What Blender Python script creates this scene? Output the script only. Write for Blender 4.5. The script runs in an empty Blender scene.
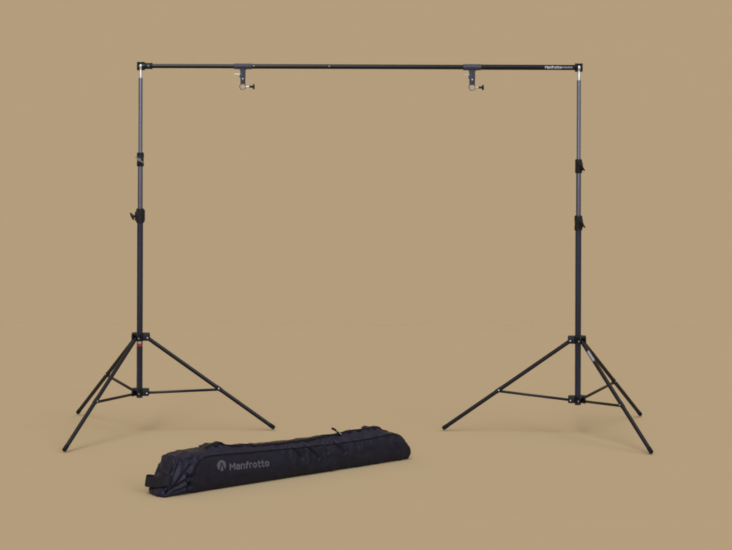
import bpy, bmesh, math, random
from mathutils import Vector, Matrix, noise
from mathutils.bvhtree import BVHTree
R = math.radians
random.seed(7)
S = bpy.context.scene
COL = S.collection

# ------------------------------------------------------------------ materials
TAN = (0.452, 0.337, 0.202)          # colour of the seamless paper (linear)

def mat(name, col, rough=.5, metal=0.0, spec=.5, var=.15, vscale=60, bump=0.0, bscale=400, sheen=0.0, stretch=None):
    m = bpy.data.materials.new(name); m.use_nodes = True
    nt = m.node_tree; b = nt.nodes['Principled BSDF']
    b.inputs['Roughness'].default_value = rough
    b.inputs['Metallic'].default_value = metal
    b.inputs['Specular IOR Level'].default_value = spec
    if sheen:
        b.inputs['Sheen Weight'].default_value = sheen
        b.inputs['Sheen Roughness'].default_value = .4
    tc = nt.nodes.new('ShaderNodeTexCoord')
    mp = nt.nodes.new('ShaderNodeMapping')
    if stretch: mp.inputs['Scale'].default_value = stretch
    nt.links.new(tc.outputs['Object'], mp.inputs['Vector'])
    nz = nt.nodes.new('ShaderNodeTexNoise'); nz.inputs['Scale'].default_value = vscale; nz.inputs['Detail'].default_value = 5
    nt.links.new(mp.outputs['Vector'], nz.inputs['Vector'])
    rp = nt.nodes.new('ShaderNodeValToRGB')
    lo = [c*(1-var) for c in col]; hi = [c*(1+var) for c in col]
    rp.color_ramp.elements[0].position = .3; rp.color_ramp.elements[0].color = (*lo, 1)
    rp.color_ramp.elements[1].position = .7; rp.color_ramp.elements[1].color = (*hi, 1)
    nt.links.new(nz.outputs['Fac'], rp.inputs['Fac'])
    nt.links.new(rp.outputs['Color'], b.inputs['Base Color'])
    mr = nt.nodes.new('ShaderNodeMapRange')
    mr.inputs['To Min'].default_value = max(.02, rough-.08); mr.inputs['To Max'].default_value = min(1, rough+.08)
    nt.links.new(nz.outputs['Fac'], mr.inputs['Value']); nt.links.new(mr.outputs['Result'], b.inputs['Roughness'])
    if bump:
        n2 = nt.nodes.new('ShaderNodeTexNoise'); n2.inputs['Scale'].default_value = bscale; n2.inputs['Detail'].default_value = 3
        nt.links.new(tc.outputs['Object'], n2.inputs['Vector'])
        bp = nt.nodes.new('ShaderNodeBump'); bp.inputs['Strength'].default_value = bump; bp.inputs['Distance'].default_value = .002
        nt.links.new(n2.outputs['Fac'], bp.inputs['Height']); nt.links.new(bp.outputs['Normal'], b.inputs['Normal'])
    return m

M = dict(
    paper=mat('tan_paper', TAN, .95, 0, 0.0, .006, 5),
    alu_light=mat('grey_anodised_tube', (.195, .204, .275), .25, .90, .3, .12, 40, stretch=(1, 1, .08)),
    alu_mid=mat('mid_anodised_tube', (.155, .160, .220), .25, .90, .3, .12, 40, stretch=(1, 1, .08)),
    alu_dark=mat('dark_anodised_tube', (.050, .058, .102), .22, .85, .3, .15, 40, stretch=(1, 1, .08)),
    leg=mat('black_painted_tube', (.0036, .0036, .0070), .27, 0, .30, .2, 60),
    brace=mat('black_flat_bar', (.0050, .0050, .0085), .30, 0, .30, .2, 60),
    casting=mat('black_nylon_casting', (.0055, .0055, .0085), .45, 0, .28, .25, 90, .25, 900),
    knob=mat('black_knob_plastic', (.005, .005, .0075), .34, 0, .3, .2, 90),
    grey_lever=mat('grey_lever_plastic', (.16, .16, .20), .4, .2, .4, .15, 90),
    rubber=mat('black_rubber', (.005, .005, .006), .7, 0, .2, .2, 120),
    chrome=mat('bright_steel', (.62, .62, .65), .28, .85, .5, .06, 120),
    rivet=mat('zinc_rivet', (.55, .55, .60), .35, .7, .5, .1, 200),
    bar=mat('black_gloss_bar', (.0025, .0025, .0055), .24, 0, .28, .2, 60),
    clip=mat('dark_grey_clip_plastic', (.038, .038, .058), .45, 0, .35, .2, 120, .2, 800),
    white=mat('white_print_glare', (.52, .52, .54), .55, 0, .3, .04, 200),  # lettering, and the painted glare on the red label
    strip=mat('pale_grey_label', (.27, .27, .30), .55, 0, .3, .1, 200),
    greyprint=mat('grey_print', (.30, .30, .32), .55, 0, .3, .1, 200),
    red=mat('red_label', (.36, .022, .028), .45, 0, .4, .12, 200),
    logo=mat('grey_logo_print', (.082, .080, .096), .7, 0, .2, .12, 250),
    panel=mat('charcoal_woven_panel', (.0084, .0080, .0158), .50, 0, .20, .22, 30, .3, 1500),
    nylon=mat('dark_navy_nylon', (.0090, .0086, .0220), .40, 0, .24, .25, 30, .30, 1400),
    webbing=mat('black_webbing', (.0056, .0056, .0120), .58, 0, .25, .25, 300, .5, 1500),
    piping=mat('black_piping', (.0025, .0025, .0035), .6, 0, .15, .2, 300),
)

# ------------------------------------------------------------------ mesh helpers
def rmat(q, p):
    m = q.to_matrix().to_4x4(); m.translation = p; return m

def cyl(bm, p0, p1, r, n=28, r2=None, bev=0.0):
    p0 = Vector(p0); p1 = Vector(p1); d = p1-p0; L = d.length
    m = rmat(d.to_track_quat('Z', 'Y'), p0)
    r2 = r if r2 is None else r2
    prof = [(0, 0)]
    if bev: prof = [(r-bev, 0), (r, bev), (r2, L-bev), (r2-bev, L)]
    else: prof = [(r, 0), (r2, L)]
    rings = []
    for (rr, z) in prof:
        rings.append([bm.verts.new(m @ Vector((rr*math.cos(2*math.pi*k/n), rr*math.sin(2*math.pi*k/n), z))) for k in range(n)])
    for a, b in zip(rings, rings[1:]):
        for k in range(n): bm.faces.new((a[k], a[(k+1) % n], b[(k+1) % n], b[k]))
    bm.faces.new(rings[0][::-1]); bm.faces.new(rings[-1])

def lathe(bm, prof, n=32, at=(0, 0, 0), axis=(0, 0, 1)):
    m = rmat(Vector(axis).to_track_quat('Z', 'Y'), Vector(at))
    rings = [[bm.verts.new(m @ Vector((r*math.cos(2*math.pi*k/n), r*math.sin(2*math.pi*k/n), z))) for k in range(n)] for r, z in prof]
    for a, b in zip(rings, rings[1:]):
        for k in range(n): bm.faces.new((a[k], a[(k+1) % n], b[(k+1) % n], b[k]))
    bm.faces.new(rings[0][::-1]); bm.faces.new(rings[-1])

def box(bm, size, m=None, bev=.0015, seg=2, taper=1.0):
    m = m or Matrix()
    t = bmesh.new(); bmesh.ops.create_cube(t, size=1)
    for v in t.verts:
        k = taper if v.co.x > 0 else 1
        v.co = Vector((v.co.x*size[0], v.co.y*size[1]*k, v.co.z*size[2]*k))
    if bev: bmesh.ops.bevel(t, geom=t.edges[:], offset=bev, segments=seg, profile=.5, affect='EDGES')
    t.transform(m)
    tm = bpy.data.meshes.new('tmp'); t.to_mesh(tm); t.free(); bm.from_mesh(tm); bpy.data.meshes.remove(tm)

def bar(bm, p0, p1, w, t, bev=.001):
    """flat bar between two points, w measured upright, t sideways"""
    p0 = Vector(p0); p1 = Vector(p1); d = p1-p0; L = d.length; d.normalize()
    side = Vector((0, 0, 1)).cross(d).normalized(); up = d.cross(side)
    m = Matrix((d, side, up)).transposed().to_4x4(); m.translation = (p0+p1)/2
    box(bm, (L, t, w), m, bev)

def extrude_poly(bm, pts, y0, y1, bev=.001):
    """outline in x,z made thick along y"""
    t = bmesh.new()
    a = [t.verts.new((x, y0, z)) for x, z in pts]
    f = t.faces.new(a); r = bmesh.ops.extrude_face_region(t, geom=[f])
    for v in r['geom']:
        if isinstance(v, bmesh.types.BMVert): v.co.y = y1
    bmesh.ops.recalc_face_normals(t, faces=t.faces)
    if bev:
        es = [e for e in t.edges if abs(e.verts[0].co.y-e.verts[1].co.y) < 1e-6]
        bmesh.ops.bevel(t, geom=es, offset=bev, segments=2, profile=.5, affect='EDGES')
    tm = bpy.data.meshes.new('tmp'); t.to_mesh(tm); t.free(); bm.from_mesh(tm); bpy.data.meshes.remove(tm)

def tube(bm, pts, r, n=8, closed=False):
    pts = [Vector(p) for p in pts]; rings = []
    N = len(pts); ref = None
    for i, p in enumerate(pts):
        if closed: d = pts[(i+1) % N]-pts[i-1]
        else: d = pts[min(i+1, N-1)]-pts[max(i-1, 0)]
        d.normalize()
        if ref is None: ref = d.orthogonal().normalized()
        ref = (ref - d*ref.dot(d)).normalized(); b = d.cross(ref)
        rr = r(i/(N-1)) if callable(r) else r
        rings.append([bm.verts.new(p + ref*rr*math.cos(2*math.pi*k/n) + b*rr*math.sin(2*math.pi*k/n)) for k in range(n)])
    prs = list(zip(rings, rings[1:])) + ([(rings[-1], rings[0])] if closed else [])
    for a, b in prs:
        for k in range(n): bm.faces.new((a[k], a[(k+1) % n], b[(k+1) % n], b[k]))
    if not closed: bm.faces.new(rings[0][::-1]); bm.faces.new(rings[-1])

def ribbon(bm, pts, nrm, w, t, wdir):
    """webbing band: rectangle section swept along pts; nrm[i] outward, wdir[i] across the width"""
    rings = []
    for p, n, wd in zip(pts, nrm, wdir):
        p = Vector(p); n = Vector(n).normalized(); wd = Vector(wd).normalized()
        c = []
        for k in range(-6, 7):
            q = k/6; c.append(p + wd*q*w/2 + n*(t/2)*(1-.5*abs(q)**6))
        for k in range(6, -7, -1):
            q = k/6; c.append(p + wd*q*w/2 - n*(t/2)*(1-.5*abs(q)**6))
        rings.append([bm.verts.new(x) for x in c])
    n = len(rings[0])
    for a, b in zip(rings, rings[1:]):
        for k in range(n): bm.faces.new((a[k], a[(k+1) % n], b[(k+1) % n], b[k]))
    bm.faces.new(rings[0][::-1]); bm.faces.new(rings[-1])

def obj(name, bm, m, parent=None, sharp=35):
    bmesh.ops.recalc_face_normals(bm, faces=bm.faces)
    me = bpy.data.meshes.new(name); bm.to_mesh(me); bm.free()
    me.polygons.foreach_set('use_smooth', [True]*len(me.polygons))
    me.set_sharp_from_angle(angle=R(sharp))
    me.materials.append(m)
    o = bpy.data.objects.new(name, me); COL.objects.link(o)
    if parent: o.parent = parent
    return o

def thing(name, label, cat, loc=(0, 0, 0), rz=0, group=None):
    o = bpy.data.objects.new(name, None); COL.objects.link(o)
    o.location = loc; o.rotation_euler = (0, 0, rz); o.empty_display_size = .1
    o['label'] = label; o['category'] = cat
    if group: o['group'] = group
    return o

def B(): return bmesh.new()

# ------------------------------------------------------------------ floor and back wall of plain tan paper
def sheet(name, pts, kind='structure'):
    bm = B(); bm.faces.new([bm.verts.new(p) for p in pts])
    me = bpy.data.meshes.new(name); bm.to_mesh(me); bm.free(); me.materials.append(M['paper'])
    o = bpy.data.objects.new(name, me); COL.objects.link(o); o['kind'] = kind; return o
WALL_Y = 4.0
sheet('floor', [(-25, -30, 0), (25, -30, 0), (25, WALL_Y, 0), (-25, WALL_Y, 0)])
sheet('backdrop', [(-25, WALL_Y, 0), (25, WALL_Y, 0), (25, WALL_Y, 14), (-25, WALL_Y, 14)])

# ------------------------------------------------------------------ light stands
FOOT_R = .540
UP = .008
def knob_lever(parent, z, az, collar_r, tilt, m, long=.022):
    """wing screw of a clamp: stem, then a wing plate across its end"""
    a = R(az); d = Vector((math.cos(a), math.sin(a), 0)); s = Vector((-math.sin(a), math.cos(a), 0))
    bm = B()
    p = Vector((0, 0, z))
    cyl(bm, p+d*(collar_r*.6), p+d*(collar_r+long*.55), .0042, 16)
    cyl(bm, p+d*(collar_r+long*.35), p+d*(collar_r+long*.75), .0066, 18, bev=.001)
    rot = Matrix.Rotation(R(tilt), 3, d)
    w = rot @ Vector((0, 0, 1)); t = d.cross(w)
    for sg in (1, -1):
        mm = Matrix((w*sg, d, (w*sg).cross(d))).transposed().to_4x4()
        mm.translation = p + d*(collar_r+long*.68) + w*sg*.0105
        box(bm, (.020, .010, .0058), mm, .0018, 2, .72)
    return obj('knob', bm, m, parent)

def collar(parent, zc, h, r, az, tilt, lever, long=.02):
    bm = B()
    lathe(bm, [(r-.002, -h/2), (r, -h/2+.002), (r, -h*.18), (r-.0012, -h*.16), (r-.0012, h*.10), (r, h*.12), (r, h/2-.004), (r-.003, h/2)], 36, (0, 0, zc))
    a = R(az); d = Vector((math.cos(a), math.sin(a), 0)); s = Vector((-math.sin(a), math.cos(a), 0))
    mm = Matrix((d, s, Vector((0, 0, 1)))).transposed().to_4x4(); mm.translation = Vector((0, 0, zc-.002)) + d*(r*.75)
    box(bm, (.016, .019, h*.62), mm, .002)
    mm2 = Matrix((-d, -s, Vector((0, 0, 1)))).transposed().to_4x4(); mm2.translation = Vector((0, 0, zc)) - d*(r*.8)
    box(bm, (.011, .014, h*.8), mm2, .002)
    c = obj('clamp_collar', bm, M['casting'], parent)
    knob_lever(c, zc-.002, az, r, tilt, lever, long)
    return c

def light_stand(x, sgn, hs, label, turn):
    """sgn +1: main leg points to +x.  hs: heights in metres"""
    st = thing('light_stand', label, 'light stand', (x, 0, UP), R(turn), 'pair of tripod light stands')
    zT, zS, zc1, zc2, zh, zb = hs['top'], hs['stud'], hs['c1'], hs['c2'], hs['hub'], hs['brace']
    bm = B(); cyl(bm, (0, 0, zb-.022), (0, 0, zc2), .0118, 36); obj('lower_tube', bm, M['alu_dark'], st)
    bm = B(); cyl(bm, (0, 0, zc2-.01), (0, 0, zc1), .0100, 36); obj('middle_tube', bm, M['alu_mid'], st)
    bm = B(); cyl(bm, (0, 0, zc1-.01), (0, 0, zS), .0083, 36); obj('upper_tube', bm, M['alu_light'], st)
    # bright spigot with a waist and a domed head
    bm = B(); h = zT-zS
    lathe(bm, [(.0062, 0), (.0062, h*.50), (.0052, h*.53), (.0052, h*.64), (.0066, h*.67), (.0082, h*.78), (.0082, h*.9), (.0066, h*.97), (.002, h)], 28, (0, 0, zS))
    obj('spigot', bm, M['chrome'], st)
    for c in hs['collars']: collar(st, *c)
    # leg hub and brace hub: a ring with three forked lugs
    az = [0, 120, 240] if sgn > 0 else [180, 60, 300]
    def hub(name, z, h, rr):
        bm = B(); lathe(bm, [(.0150, -h/2), (.0168, -h/2+.002), (.0168, h/2-.002), (.0150, h/2)], 36, (0, 0, z))
        for a in az:
            d = Vector((math.cos(R(a)), math.sin(R(a)), 0)); s = Vector((-d.y, d.x, 0))
            for sg in (1, -1):
                mm = Matrix((d, s, Vector((0, 0, 1)))).transposed().to_4x4()
                mm.translation = Vector((0, 0, z)) + d*(rr*.72) + s*sg*.0118
                box(bm, (rr*.80, .0062, h*.94), mm, .0029, 3)
            mm = Matrix((d, s, Vector((0, 0, 1)))).transposed().to_4x4(); mm.translation = Vector((0, 0, z+h*.32)) + d*(rr*.6)
            box(bm, (rr*.6, .024, h*.36), mm, .004, 3)
        o = obj(name, bm, M['casting'], st)
        for a in az:
            d = Vector((math.cos(R(a)), math.sin(R(a)), 0)); s = Vector((-d.y, d.x, 0)); p = Vector((0, 0, z-h*.12)) + d*rr*.86
            for sg in (1, -1):
                b2 = B(); lathe(b2, [(.0036, 0), (.0036, .0008), (.0026, .0022), (.001, .0027)], 16, p+s*sg*.0142, s*sg)
                obj('rivet', b2, M['rivet'], o)
        return o
    hub('leg_hub', zh, .032, .036)
    hub('brace_hub', zb, .030, .034)
    for k, a in enumerate(az):
        d = Vector((math.cos(R(a)), math.sin(R(a)), 0)); s = Vector((-d.y, d.x, 0))
        p0 = d*.030 + Vector((0, 0, zh-.004)); p1 = d*FOOT_R + Vector((0, 0, .0085-UP))
        dr = (p1-p0).normalized()
        bm = B(); cyl(bm, p0, p1-dr*.022, .0077, 28, bev=.001); lg = obj('leg', bm, M['leg'], st)
        bm = B(); cyl(bm, p1-dr*.026, p1, .0083, 28, bev=.0022); obj('foot_cap', bm, M['rubber'], lg)
        f = hs['frac'][k]; pj = p0.lerp(p1, f)
        # saddle bracket that joins brace and leg
        q0 = d*.030 + Vector((0, 0, zb-.003)); q1 = pj - Vector((0, 0, .004))
        bm = B(); bar(bm, q0, q1, .0095, .0075, .0016); br = obj('brace', bm, M['brace'], st)
        bm = B(); cyl(bm, pj-dr*.013, pj+dr*.013, .0086, 24, bev=.0008)
        obj('leg_bracket', bm, M['casting'], br)
        for sg in (1, -1):
            bm = B(); lathe(bm, [(.0034, 0), (.0034, .0008), (.0023, .002), (.001, .0024)], 14, pj+s*sg*.0083, s*sg)
            obj('rivet', bm, M['rivet'], br)
        if hs.get('strip') == k:
            # white label strip stuck along the camera side of this leg
            up = s.cross(dr); up = up if up.z > 0 else -up
            view = Vector((0, -1, .1)); view = (view - dr*view.dot(dr)).normalized(); sd = dr.cross(view)
            bm = B(); n = 8; rr = .0079
            for t0, t1 in ((.16, .31),):
                A = p0.lerp(p1, t0*.62); Bq = p0.lerp(p1, t1*.62)
                ra = []
                for P in (A, Bq):
                    ra.append([bm.verts.new(P + (view*math.cos(g)+sd*math.sin(g))*rr) for g in [R(-38+76*i/n) for i in range(n+1)]])
                for i in range(n): bm.faces.new((ra[0][i], ra[0][i+1], ra[1][i+1], ra[1][i]))
            obj('label_strip', bm, M['strip'], lg)
    if hs.get('red'):
        bm = B(); n = 14; rr = .0122
        def patch(z0, z1, a0, a1, rr=rr):
            ra = [[bm.verts.new((rr*math.cos(g), rr*math.sin(g), z)) for g in [R(a0+(a1-a0)*i/n) for i in range(n+1)]] for z in (z0, z1)]
            for i in range(n): bm.faces.new((ra[0][i], ra[0][i+1], ra[1][i+1], ra[1][i]))
        patch(zh-.037, zh-.0165, -165, -35)
        rl = obj('red_label', bm, M['red'], st)
        bm = B(); patch(zh-.026, zh-.0168, -135, -65, .0126); obj('label_glare', bm, M['white'], rl)  # white patch paints the glare on top of the red label
    return st

XL, XR = -.902, .851
light_stand(XL, 1, dict(top=1.463, stud=1.406, c1=1.081, c2=.854, hub=.372, brace=.151, frac=(.56, .48, .575), red=True,
    collars=[(1.081, .056, .0140, 262, 52, M['grey_lever'], .010), (.856, .058, .0158, 205, 50, M['knob'], .028)]),
    'tripod light stand with a red label under its leg hub, holding the plain crossbar end', 5.4)
light_stand(XR, -1, dict(top=1.463, stud=1.403, c1=1.060, c2=.833, hub=.366, brace=.128, frac=(.56, .54, .585), strip=2,
    collars=[(1.060, .056, .0138, 300, 40, M['knob'], .016), (.833, .060, .0156, 302, 40, M['knob'], .018)]),
    'tripod light stand with a pale strip on its front leg, holding the lettered crossbar end', -5.6)

# ------------------------------------------------------------------ crossbar
ZB = 1.4545+UP
cb = thing('crossbar', 'long black telescopic crossbar with white lettering at one end, laid across the two light stands', 'crossbar', (0, 0, ZB))
bm = B(); cyl(bm, (XL+.008, 0, 0), (-.49, 0, 0), .0083, 32); obj('thin_tube', bm, M['bar'], cb)
bm = B(); cyl(bm, (-.50, 0, 0), (.44, 0, 0), .0092, 32, bev=.0008); obj('middle_tube', bm, M['bar'], cb)
bm = B(); cyl(bm, (.39, 0, 0), (XR-.006, 0, 0), .0104, 32, bev=.0008); obj('thick_tube', bm, M['bar'], cb)
bm = B(); lathe(bm, [(.0030, 0), (.0030, .0012), (.002, .0028), (.0008, .0034)], 16, (-.148, -.0088, .001), (0, -1, .1)); obj('spring_button', bm, M['rivet'], cb)
bm = B(); lathe(bm, [(.0030, 0), (.0030, .0012), (.002, .0028), (.0008, .0034)], 16, (-.449, -.0088, .001), (0, -1, .1)); obj('spring_button', bm, M['rivet'], cb)
bm = B()
lathe(bm, [(.0100, 0), (.0128, .001), (.0128, .003), (.0120, .0045), (.0120, .025), (.0128, .0265), (.0128, .030), (.0105, .031)], 32, (XL+.016, 0, 0), (1, 0, 0))
sk = obj('end_socket', bm, M['casting'], cb)
bm = B(); lathe(bm, [(.0046, 0), (.0046, .001), (.003, .0025), (.001, .003)], 18, (XL+.032, -.0118, .0), (0, -1, 0)); obj('rivet', bm, M['grey_lever'], sk)
for X in (XL, XR):
    # black end block, open in front so the bright spigot shows in it
    bm = B()
    for sg, w in ((1, .0052), (-1, .0052)):
        mm = Matrix.Translation((X+sg*.0119, .0035, 0)); box(bm, (w, .019, .034), mm, .0018)
    mm = Matrix.Translation((X, .0135, 0)); box(bm, (.0296, .010, .0325), mm, .0018)
    mm = Matrix.Translation((X, .0075, .0135)); box(bm, (.0225, .011, .0045), mm, .001)
    obj('end_block', bm, M['casting'], cb)

STROKES = {
 'M': (1.36, [[(0, 0), (0, 1.36), (.68, .55), (1.36, 1.36), (1.36, 0)]]),
 'a': (.80, [[(.10, 1), (.62, 1), (.80, .82), (.80, 0)], [(.80, 0), (.18, 0), (0, .14), (0, .42), (.16, .56), (.80, .56)]]),
 'n': (.80, [[(0, 0), (0, 1), (.60, 1), (.80, .80), (.80, 0)]]),
 'f': (.60, [[(.20, 0), (.20, 1.18), (.40, 1.40), (.64, 1.40)], [(0, .96), (.58, .96)]]),
 'r': (.48, [[(0, 0), (0, 1), (.50, 1)]]),
 'o': (.90, [[(.45+.45*math.cos(k*math.pi/10), .5+.5*math.sin(k*math.pi/10)) for k in range(21)]]),
 't': (.58, [[(.20, 1.36), (.20, .20), (.38, 0), (.62, 0)], [(0, .96), (.58, .96)]]),
}
def stroke_word(word, w=.27, gap=.42, cell=.055):
    """monoline lettering as a fine raster of small faces; letter x-height is 1"""
    segs = []; x = 0
    for ch in word:
        adv, pls = STROKES[ch]
        for pl in pls:
            for a, b in zip(pl, pl[1:]): segs.append((a[0]+x, a[1], b[0]+x, b[1]))
        x += adv+gap
    W = x-gap; bm = B(); vs = {}
    def gv(i, j):
        if (i, j) not in vs: vs[(i, j)] = bm.verts.new((i*cell, j*cell, 0))
        return vs[(i, j)]
    on = set()
    for sg in segs:
        for i in range(int((min(sg[0], sg[2])-w)/cell)-1, int((max(sg[0], sg[2])+w)/cell)+2):
            for j in range(int((min(sg[1], sg[3])-w)/cell)-1, int((max(sg[1], sg[3])+w)/cell)+2):
                if seg_d((i+.5)*cell, (j+.5)*cell, sg)[0] < w/2: on.add((i, j))
    for i, j in sorted(on): bm.faces.new((gv(i, j), gv(i+1, j), gv(i+1, j+1), gv(i, j+1)))
    return bm, W
def seg_d(u, z, c):
    dx, dz = c[2]-c[0], c[3]-c[1]; t = ((u-c[0])*dx+(z-c[1])*dz)/(dx*dx+dz*dz)
    t = min(1, max(0, t)); return math.hypot(u-c[0]-t*dx, z-c[1]-t*dz), t
bm, W = stroke_word('Manfrotto', .34, .44)
for v in bm.verts:
    g = (v.co.y/1.38-.5)*.0100/.01065
    v.co = Vector((.715+v.co.x/W*.0635, -.01065*math.cos(g), .01065*math.sin(g)))
obj('lettering', bm, M['white'], cb)
# second, paler word is too small to read in the photograph: a row of fine strokes
bm = B()
x = .780
rs = random.Random(3)
while x < .823:
    w = rs.uniform(.0024, .0036); h = rs.choice((.0065, .0065, .0085)); rr = .01062
    vs = []
    for zz in [-.0038+h*q/6 for q in range(7)]:
        g = zz/rr
        vs.append([bm.verts.new((xx, -rr*math.cos(g), rr*math.sin(g))) for xx in (x, x+w)])
    for va, vb in zip(vs, vs[1:]): bm.faces.new((va[0], va[1], vb[1], vb[0]))
    x += w + rs.uniform(.0012, .0018)
obj('small_print', bm, M['greyprint'], cb)

# ------------------------------------------------------------------ hook clamps hanging on the bar
def hook_clamp(x, rb, label, ring_wide, narrow_top):
    t = thing('hook_clamp', label, 'clamp', (x, 0, ZB), 0, 'pair of hook clamps on the crossbar')
    # sleeve: C shaped, wraps the bar, open at the back
    bm = B(); n = 26; L = .036; ro = rb+.0022; ri = rb+.0002
    A0, A1 = R(-250), R(70)
    secs = []
    for xx in (-L, -L+.001, L-.001, L):
        inset = .0008 if abs(xx) > L-.0005 else 0
        secs.append(([bm.verts.new((xx, -(ro-inset)*math.cos(A0+(A1-A0)*k/n), (ro-inset)*math.sin(A0+(A1-A0)*k/n))) for k in range(n+1)],
                     [bm.verts.new((xx, -ri*math.cos(A0+(A1-A0)*k/n), ri*math.sin(A0+(A1-A0)*k/n))) for k in range(n+1)]))
    for (o1, i1), (o2, i2) in zip(secs, secs[1:]):
        for k in range(n):
            bm.faces.new((o1[k], o1[k+1], o2[k+1], o2[k])); bm.faces.new((i1[k], i2[k], i2[k+1], i1[k+1]))
        bm.faces.new((o1[0], o2[0], i2[0], i1[0])); bm.faces.new((o1[n], i1[n], i2[n], o2[n]))
    for (o, i), f in ((secs[0], 1), (secs[-1], -1)):
        for k in range(n): bm.faces.new((o[k], i[k], i[k+1], o[k+1]))
    obj('sleeve', bm, M['clip'], t, 30)
    bm = B()
    w = .0100 if narrow_top else .0116
    pts = [(-w-.008, -rb-.0003), (-w-.003, -rb-.003), (-w, -rb-.009), (-w, -.033), (-w-.003, -.036), (-w-.003, -.044), (-w+.0005, -.047), (-w+.001, -.0705),
           (w-.001, -.0705), (w, -.045), (w, -rb-.009), (w+.003, -rb-.003), (w+.008, -rb-.0003)]
    extrude_poly(bm, pts, -.0075, .0075, .0014)
    stem = obj('stem', bm, M['clip'], t)
    bm = B(); lathe(bm, [(.0034, 0), (.0034, .0008), (.0022, .002), (.0008, .0024)], 16, (0, -.0072, -.0505), (0, -1, 0)); obj('rivet', bm, M['rivet'], stem)
    bm = B(); cyl(bm, (-w, -.003, -.0325), (-.033, -.003, -.0305), .0021, 12); obj('pin', bm, M['chrome'], t)
    # wire ring under the stem
    bm = B(); rz_ = -.0812; pts = []
    for k in range(40):
        g = 2*math.pi*k/40; cx, cz = math.cos(g), math.sin(g); e = .75 if ring_wide else 1.0
        pts.append((.0125*math.copysign(abs(cx)**e, cx), 0, rz_+.0117*math.copysign(abs(cz)**e, cz)))
    tube(bm, pts, .0018, 10, True); obj('ring', bm, M['alu_mid'], t)
    bm = B(); cyl(bm, (.0125, 0, rz_), (.030, 0, rz_), .0027, 16); sc = obj('thumb_screw', bm, M['chrome'], t)
    bm = B()
    lathe(bm, [(.0036, 0), (.0044, .001), (.0040, .012), (.0048, .0135), (.0095, .0150), (.0108, .0165), (.0108, .0195), (.0095, .021)], 28, (.0255, 0, rz_), (1, 0, 0))
    obj('screw_head', bm, M['knob'], sc)
    return t
hook_clamp(-.493, .0092, 'grey clamp with round wire ring hanging from the crossbar nearest the red labelled stand', False, True)
hook_clamp(.424, .0104, 'grey clamp with squarish wire ring hanging from the crossbar nearer its white lettering', True, False)

# ------------------------------------------------------------------ carry bag
bag = thing('carry_bag', 'long black nylon carry bag with zipped top and grey printed logo lying on the floor', 'bag', (-.660, -1.349, 0), R(42))
def lut(tab, x):
    if x <= tab[0][0]: return tab[0][1]
    for (a, va), (b, vb) in zip(tab, tab[1:]):
        if x <= b:
            t = (x-a)/(b-a); t = t*t*(3-2*t); return va+(vb-va)*t
    return tab[-1][1]
HT = [(0, .121), (.08, .127), (.2, .119), (.445, .107), (.62, .101), (.764, .096), (.907, .099), (1.045, .104), (1.12, .094)]
TT = [(0, .131), (.08, .137), (.2, .141), (.3, .133), (.485, .123), (.65, .1215), (.8, .122), (.95, .126), (1.03, .1235), (1.075, .112), (1.11, .100)]
def section(u, n):
    h = lut(HT, u); dm = lut(TT, u)-h
    cp = [(.014, .0005), (.001, .12*h), (-.005, .35*h), (-.0045, .65*h), (.001, .88*h), (.008, h), (.026, h+.62*dm), (.052, h+dm), (.078, h+.7*dm), (.097, h-.006),
          (.107, .62*h), (.106, .25*h), (.094, .0005), (.054, .0002)]
    K = len(cp); out = []
    for i in range(n):
        f = i/n*K; k = int(f); t = f-k
        p = [Vector((*cp[(k+j) % K], 0)) for j in (-1, 0, 1, 2)]
        q = .5*((2*p[1])+(-p[0]+p[2])*t+(2*p[0]-5*p[1]+4*p[2]-p[3])*t*t+(-p[0]+3*p[1]-3*p[2]+p[3])*t**3)
        out.append((q.x, max(q.y, 0)))
    return out
def u_lo(s, z): return .003 + .048*(z/.125) + .16*max(s, 0) - .016*max(0, 1-z/.055)*min(1, max(0, s)/.04)
def u_hi(s, z):
    t = min(1, max(0, (z-.022)/.09)); return 1.117 - .066*t**1.1 - .10*max(s-.01, 0)
CREASE = [  # u0,z0,u1,z1,width,depth (front side)
    (.555, .100, .588, .066, .0050, .0050), (.606, .098, .611, .052, .0055, .0048), (.618, .101, .664, .058, .0048, .0062),
    (.690, .100, .708, .074, .0050, .0048), (.750, .096, .786, .062, .0050, .0060), (.636, .070, .628, .030, .010, .0022),
    (.52, .10, .535, .082, .005, .0025), (.84, .095, .858, .075, .007, .0025), (.46, .104, .49, .080, .008, .0020), (.72, .05, .76, .02, .012, .002),
    (.90, .06, .95, .025, .014, .0018), (.33, .03, .42, .012, .012, .0015),(1.00,.09,1.04,.05,.010,.0022),(1.04,.06,1.07,.02,.009,.002),
    (.008, .018, .060, .115, .0060, .0045), (.010, .016, .105, .098, .0070, .0050), (.012, .014, .100, .060, .0065, .0070), (.02, .010, .100, .030, .006, .0055),
    (.086, .068, .098, .022, .006, .0060), (.070, .118, .120, .112, .006, .0030), (.03, .10, .055, .126, .006, .003), (.128, .09, .118, .05, .008, .0022),
]
NU, NV, CAP = 620, 180, 16
bm = B(); rings = []; info = []
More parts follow.
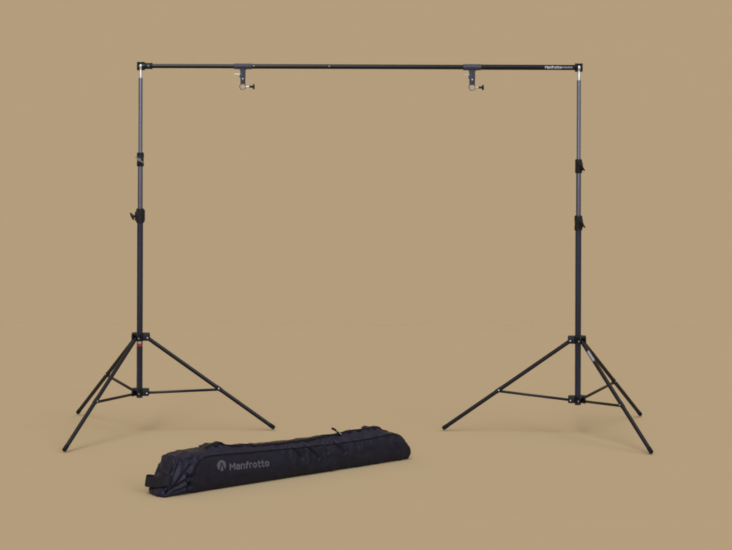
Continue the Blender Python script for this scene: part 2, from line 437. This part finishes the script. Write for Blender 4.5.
for i in range(-CAP, NU+CAP+1):
    t = min(1, max(0, i/NU)); k = 0; side = 0
    if i < 0: k = -i/CAP; side = -1
    if i > NU: k = (i-NU)/CAP; side = 1
    sec = section(t*1.113, NV)
    cs = .053; cz = sum(p[1] for p in sec)/NV
    ring = []
    for s, z in sec:
        # rounded end: shrink towards the middle of the end while bulging out a little
        ang = k*math.pi/2
        sh = 1 if k == 0 else (1-k**2.2)
        # soften the last few centimetres so the cap edge is rounded
        edge = min(1, min(i, NU-i)/6) if 0 <= i <= NU else 0
        ins = .0045*(1-edge)**2 if 0 <= i <= NU else .0045
        s2 = cs+(s-cs)*(1-ins/.05)*sh; z2 = max(.0004, cz+(z-cz)*(1-ins/.06)*sh)
        u = u_lo(s2, z2) + (u_hi(s2, z2)-u_lo(s2, z2))*t
        if side: u += side*(.006 if side < 0 else .0055)*math.sin(ang)
        ring.append(bm.verts.new((u, s2, z2))); 
    rings.append(ring)
for a, b in zip(rings, rings[1:]):
    for k in range(NV): bm.faces.new((a[k], a[(k+1) % NV], b[(k+1) % NV], b[k]))
bm.faces.new(rings[0][::-1]); bm.faces.new(rings[-1])
bmesh.ops.remove_doubles(bm, verts=bm.verts[:], dist=1e-6)
bmesh.ops.recalc_face_normals(bm, faces=bm.faces)
bm.normal_update()
disp = []
def fb(p, sc, o=3):
    q = Vector(p)*sc; a = 0; w = 1
    for _ in range(o): a += w*noise.noise(q); q = q*2.03+Vector((7.1, 3.3, 1.7)); w *= .5
    return a
def ridge(p, sc): return (1-abs(noise.noise(Vector(p)*sc))*2)
for v in bm.verts:
    u, s, z = v.co; n = v.normal; d = 0
    front = min(1, max(0, (-n.y-.15)/.5)); top = min(1, max(0, (n.z-.25)/.5))
    left = 1-min(1, max(0, (u-.10)/.09)); endl = min(1, max(0, (-n.x-.35)/.4)); endr = min(1, max(0, (n.x-.35)/.4))
    low = min(1, z/.015)
    # seam line of the front panel: panel is smooth, rest is loose cloth
    d += .0026*fb((u*.6, s, z), 26, 3)*(.35+.65*max(left, top*.8))*low
    d += .0034*left*ridge((u*1.3+z*.4, s*1.2, z*.8-u*.3), 24)*low
    d += .0022*top*ridge((u*.9-s*1.4, s*1.0, 0), 26)
    d += .0012*fb((u, s, z), 75, 2)*(.35+.65*max(left, top))*low
    d += .0042*endl*ridge((0, s*.7+z*.5, z*1.1-s*.6), 26)*low
    d += .0018*endr*ridge((0, s, z), 22)
    for uc in (.225, .262, .955, .99):
        d += .0050*top*math.exp(-((u-uc-.25*(s-.05))/.012)**2)*min(1, max(0, (s-.02)/.02))
    d += (1-low)*left*.004*fb((u, s, 0), 40, 2)
    # slack between front creases
    d += .0034*front*fb((u*1.5, 0, z*.7+u*.5), 19, 3)*min(1, max(0, (u-.42)/.12))
    d += .0016*front*ridge((u*1.2-z*.8, 0, z*.5+u*.4), 17)*min(1, max(0, (u-.47)/.1))*low
    d += .0009*front*ridge((u*.7+z*.5, 2, z*.9), 23)*low
    for c in CREASE:
        if front <= 0 or u < min(c[0], c[2])-.03 or u > max(c[0], c[2])+.03: continue
        dd, t = seg_d(u, z, c); g = c[4]
        prof = math.exp(-(dd/g)**2) - .30*math.exp(-((dd-1.9*g)/(1.3*g))**2)
        d -= front*1.45*c[5]*prof*(1-.45*t)*min(1, z/.02)
    # cloth pulled in where the piping is sewn along the top of the front panel
    disp.append(d)
for v, d in zip(bm.verts[:], disp):
    v.co += v.normal*d
    if v.co.z < .0004: v.co.z = .0004
bm.normal_update()
tree = BVHTree.FromBMesh(bm)

def front_hit(u, z, lift=.0006):
    h, n, i, dist = tree.ray_cast(Vector((u, -.3, z)), Vector((0, 1, 0)))
    if h is None: return None, None
    return h + n*lift, n
def top_hit(u, s, lift=.0006):
    h, n, i, dist = tree.ray_cast(Vector((u, s, .4)), Vector((0, 0, -1)))
    if h is None: return None, None
    return h + n*lift, n
def dense(pts, step=.004):
    out = []
    for a, b in zip(pts, pts[1:]):
        a = Vector(a); b = Vector(b); n = max(1, int((b-a).length/step))
        out += [a.lerp(b, k/n) for k in range(n)]
    return out + [Vector(pts[-1])]
def smooth(pts, it=4):
    for _ in range(it): pts = [pts[0]]+[(a+2*b+c)/4 for a, b, c in zip(pts, pts[1:], pts[2:])]+[pts[-1]]
    return pts
# piping: bottom of the gathered end, up round the panel corner and along the top to the far end
seam = [(.091, .012), (.095, .041), (.106, .066), (.120, .088), (.140, .106), (.165, .1165), (.20, .1175), (.30, .113), (.445, .106), (.62, .100), (.764, .0955), (.907, .0975), (1.02, .1025), (1.045, .098)]
sl = smooth(dense(seam), 6)
def in_panel(u, z):
    if u < .091: return False
    for a, b in zip(sl, sl[1:]):              # rising part of the seam at the gathered end, then its long top run
        if b.x > a.x and a.x <= u <= b.x: return z < a.y+(b.y-a.y)*(u-a.x)/(b.x-a.x)
    return u <= 1.108 and z < .098
bm2 = bm.copy()
def is_front(f):
    c = f.calc_center_median()
    return f.normal.y < -.2 and c.y < .04 and in_panel(c.x, c.z) and abs(f.normal.x) < .75
bmesh.ops.delete(bm, geom=[f for f in bm.faces if is_front(f)], context='FACES')
bmesh.ops.delete(bm2, geom=[f for f in bm2.faces if not is_front(f)], context='FACES')
def bag_mesh(name, b, m, parent):
    me = bpy.data.meshes.new(name); b.to_mesh(me); b.free()
    me.polygons.foreach_set('use_smooth', [True]*len(me.polygons)); me.materials.append(m)
    o = bpy.data.objects.new(name, me); COL.objects.link(o); o.parent = parent; return o
body = bag_mesh('bag_body', bm, M['nylon'], bag)
panel = bag_mesh('front_panel', bm2, M['panel'], bag)
pp = []
for p in sl:
    h, n = front_hit(p.x, p.y)
    if h: pp.append(h)
bm = B(); tube(bm, smooth(pp, 3), .0021, 8); obj('piping', bm, M['piping'], panel)
# zip along the top, slightly behind the seam
pp = []; nn = []
for k in range(230):
    u = .20+.83*k/229
    h, n = top_hit(u, .036+.006*math.sin(u*9), .0010)
    if h: pp.append(h)
pp = smooth(pp, 5)
bm = B(); ribbon(bm, pp, [Vector((0, -.35, 1))]*len(pp), .011, .0022, [Vector((0, 1, .35))]*len(pp)); zp = obj('zip_tape', bm, M['webbing'], bag)
bm = B(); tube(bm, [p+Vector((0, -.0005, .0014)) for p in pp], .0016, 8); obj('zip_teeth', bm, M['piping'], zp)
# edge piping of the left end
ee = []
for p in smooth(dense([(.004, .012), (.012, .06), (.026, .095), (.044, .122)]), 3):
    h, n = front_hit(p.x+.006, p.y)
    if h: ee.append(h)
bm = B(); tube(bm, smooth(ee, 3), .0017, 8); obj('piping', bm, M['piping'], body)
# folded webbing of the carry handle, lying on the top in two places
def strap_tab(name, u0, u1, s0, hgt):
    pts = []; nr = []; wd = []
    n = 26
    for k in range(n+1):
        t = k/n; u = u0+(u1-u0)*t
        h, nm = top_hit(u, s0+.012*math.sin(t*5), .0015)
        if not h: continue
        pts.append(h+Vector((0, 0, hgt*math.sin(math.pi*t)*(1+.35*math.sin(9*t)))))
    for k in range(len(pts)):
        d = (pts[min(k+1, len(pts)-1)]-pts[max(k-1, 0)]).normalized(); w = Vector((0, 1, 0)); nr.append(w.cross(d)*-1); wd.append(w)
    bm = B(); ribbon(bm, pts, nr, .026, .0028, wd); return obj(name, bm, M['webbing'], bag)
strap_tab('carry_handle', .195, .280, .062, .0008)
strap_tab('carry_handle', .935, 1.01, .060, .0006)
# grab loop on the near end
path = [(.026, -.0030), (.014, -.0055), (.004, .002), (.001, .02), (.003, .045), (.004, .07), (.0, .095), (.002, .112), (.014, .121), (.030, .118), (.046, .108)]
pts = [Vector((a, b, .053)) for a, b in path]
for _ in range(3):
    q = [pts[0]]
    for a, b in zip(pts, pts[1:]): q += [a.lerp(b, .25), a.lerp(b, .75)]
    pts = q+[pts[-1]]
nr = []; wd = []
for k, p in enumerate(pts):
    d = (pts[min(k+1, len(pts)-1)]-pts[max(k-1, 0)]).normalized()
    w = Vector((.20, 0, 1)).normalized(); nr.append(d.cross(w)); wd.append(w)
    p.z += .003*math.sin(k*.12) - .013*min(1, max(0, p.y/.10))**1.5
bm = B(); ribbon(bm, pts, nr, .034, .003, wd); obj('grab_loop', bm, M['webbing'], bag)
# zip pull standing up near the far third
h, n = top_hit(.803, .034, 0)
bm = B()
p = [h+Vector(q) for q in ((.004, 0, .000), (-.006, 0, .006), (-.018, 0, .015), (-.029, .001, .024), (-.040, .002, .029))]
q = smooth(dense(p, .002), 6)
tube(bm, q, lambda t: .0022+.0018*t, 10)
zpull = obj('zip_pull', bm, M['piping'], zp)
bm = B(); cyl(bm, h+Vector((.0, -.003, .003)), h+Vector((-.013, -.003, .012)), .0022, 12); cyl(bm, h+Vector((-.021, -.0035, .017)), h+Vector((-.025, -.0035, .0195)), .0018, 10)
obj('metal_slider', bm, M['chrome'], zpull)
# grey print on the front panel
def project(bm, fn, lift):
    for v in bm.verts:
        u, z = fn(v.co.x, v.co.y); h, n = front_hit(u, z, lift)
        v.co = h if h else Vector((u, -.01, z))
bm, W = stroke_word('Manfrotto', .38, .48, .05)
def tf(x, y):
    t = x/W; return .268+.169*t, .0632-.0060*t + y/1.38*.0196*(1-.05*t)
project(bm, tf, .0009); obj('lettering', bm, M['logo'], panel)
CU, CZ, CR = .2325, .0810, .0178
bm = B()
def disc_part(fn):
    """fine raster of small quads inside an outline, in unit disc coordinates"""
    N = 44
    vs = {}
    def gv(i, j):
        if (i, j) not in vs: vs[(i, j)] = bm.verts.new((-1+2*i/N, -1+2*j/N, 0))
        return vs[(i, j)]
    for i in range(N):
        for j in range(N):
            x = -1+2*(i+.5)/N; y = -1+2*(j+.5)/N
            if fn(x, y): bm.faces.new((gv(i, j), gv(i+1, j), gv(i+1, j+1), gv(i, j+1)))
def emblem(x, y):
    if x*x+y*y > .985: return False
    if y < .55:                                    # two curved legs cut out of the disc
        t = (.55-y)/1.5
        for sg in (-1, 1):
            xc = sg*(.06+.50*t**1.25); w = .10+.07*t
            if abs(x-xc-.04) < w: return False
        if abs(x-.04) < .06+.50*t**1.25 and y > -.25 and y < .15 and abs(x-.04) < .18: return True
    return True
disc_part(emblem)
project(bm, lambda x, y: (CU+CR*x*1.08, CZ+CR*y), .0009); obj('logo_emblem', bm, M['logo'], panel)

# ------------------------------------------------------------------ light: made-up studio world, bright half and added strips behind the camera
FRONT = [2-c for c in TAN]
BASE = .30                                  # share of the even light; the rest comes from bright strips added to the world
TILT = Vector((0, 1, 1)).normalized()       # long side of the added strips
GLOW_STRIPS = []                                  # centre, weight, half width and half length (sines)
for x, wt, hw, hl in ((-.16, 1.0, 7, 43), (.60, .40, 11, 30)):
    c = Vector((x, -math.sqrt((1-x*x)/2), math.sqrt((1-x*x)/2))); GLOW_STRIPS.append((c, c.cross(TILT).normalized(), wt, math.sin(R(hw)), math.sin(R(hl))))
def sstep(a, b, x):
    t = min(1, max(0, (x-a)/(b-a))); return t*t*(3-2*t)
acc = 0; N = 300                            # light the strips give to a level surface, per unit of brightness
for i in range(N):
    z = (i+.5)/N; q = math.sqrt(1-z*z)
    for k in range(N):
        g = math.pi+math.pi*(k+.5)/N; d = Vector((q*math.cos(g), q*math.sin(g), z))
        acc += z*sum(wt*sstep(hw*1.3, hw*.7, abs(m.dot(d)))*sstep(hl*1.15, hl*.85, abs(TILT.dot(d)))*(c.dot(d) > 0) for c, m, wt, hw, hl in GLOW_STRIPS)*(math.pi/N)/N
GAIN = .974*(1-BASE)*(math.pi/2)/acc
# an even front half of BASE*FRONT plus added strips of GAIN*FRONT; both light floor and wall alike
rest = [f*BASE + t*0 for f, t in zip(FRONT, TAN)]
w = bpy.data.worlds.new('World'); S.world = w; w.use_nodes = True
nt = w.node_tree; bg = nt.nodes['Background']
def node(t, **k):
    n = nt.nodes.new(t)
    for a, v in k.items(): setattr(n, a, v)
    return n
tc = node('ShaderNodeTexCoord'); sx = node('ShaderNodeSeparateXYZ')
nt.links.new(tc.outputs['Generated'], sx.inputs['Vector'])
def mr(src, a, b, t1=1.0):
    n = node('ShaderNodeMapRange', interpolation_type='SMOOTHSTEP')
    n.inputs['From Min'].default_value = a; n.inputs['From Max'].default_value = b; n.inputs['To Max'].default_value = t1
    nt.links.new(src, n.inputs['Value']); return n.outputs['Result']
def math2(op, a, b):
    n = node('ShaderNodeMath', operation=op); nt.links.new(a, n.inputs[0]); nt.links.new(b, n.inputs[1]); return n.outputs[0]
mu = math2('MULTIPLY', mr(sx.outputs['Y'], .10, -.10), mr(sx.outputs['Z'], -.02, .02))
mx = node('ShaderNodeMix', data_type='RGBA'); nt.links.new(mu, mx.inputs['Factor'])
mx.inputs['A'].default_value = (*TAN, 1); mx.inputs['B'].default_value = (*rest, 1)
tot = None
def dotv(v):
    n = node('ShaderNodeVectorMath', operation='DOT_PRODUCT'); nt.links.new(tc.outputs['Generated'], n.inputs[0]); n.inputs[1].default_value = v
    return n.outputs['Value']
def absm(src):
    n = node('ShaderNodeMath', operation='ABSOLUTE'); nt.links.new(src, n.inputs[0]); return n.outputs[0]
for c, m, wt, hw, hl in GLOW_STRIPS:
    r = math2('MULTIPLY', math2('MULTIPLY', mr(absm(dotv(m)), hw*1.3, hw*.7), mr(absm(dotv(TILT)), hl*1.10, hl*.95)), mr(dotv(c), 0, .02, wt*GAIN))
    tot = r if tot is None else math2('ADD', tot, r)
sc = node('ShaderNodeVectorMath', operation='SCALE'); sc.inputs[0].default_value = FRONT; nt.links.new(tot, sc.inputs['Scale'])
ad = node('ShaderNodeVectorMath', operation='ADD'); nt.links.new(mx.outputs['Result'], ad.inputs[0]); nt.links.new(sc.outputs['Vector'], ad.inputs[1])
nt.links.new(ad.outputs['Vector'], bg.inputs['Color']); bg.inputs['Strength'].default_value = 1.0

# ------------------------------------------------------------------ camera: level, long lens shifted down, a trace of roll
cam = bpy.data.cameras.new('camera'); co = bpy.data.objects.new('camera', cam); COL.objects.link(co)
co.location = (0, -7.7, 1.250); co.rotation_euler = (R(90), 0, 0)
co.rotation_euler.rotate_axis('Z', .0035)
cam.sensor_width = 36; cam.lens = 1925/732*36; cam.shift_y = -(275-120)/732; cam.clip_end = 200; cam.clip_start = .1
S.camera = co
S.view_settings.view_transform = 'Standard'; S.view_settings.look = 'None'; S.view_settings.exposure = 0; S.view_settings.gamma = 1
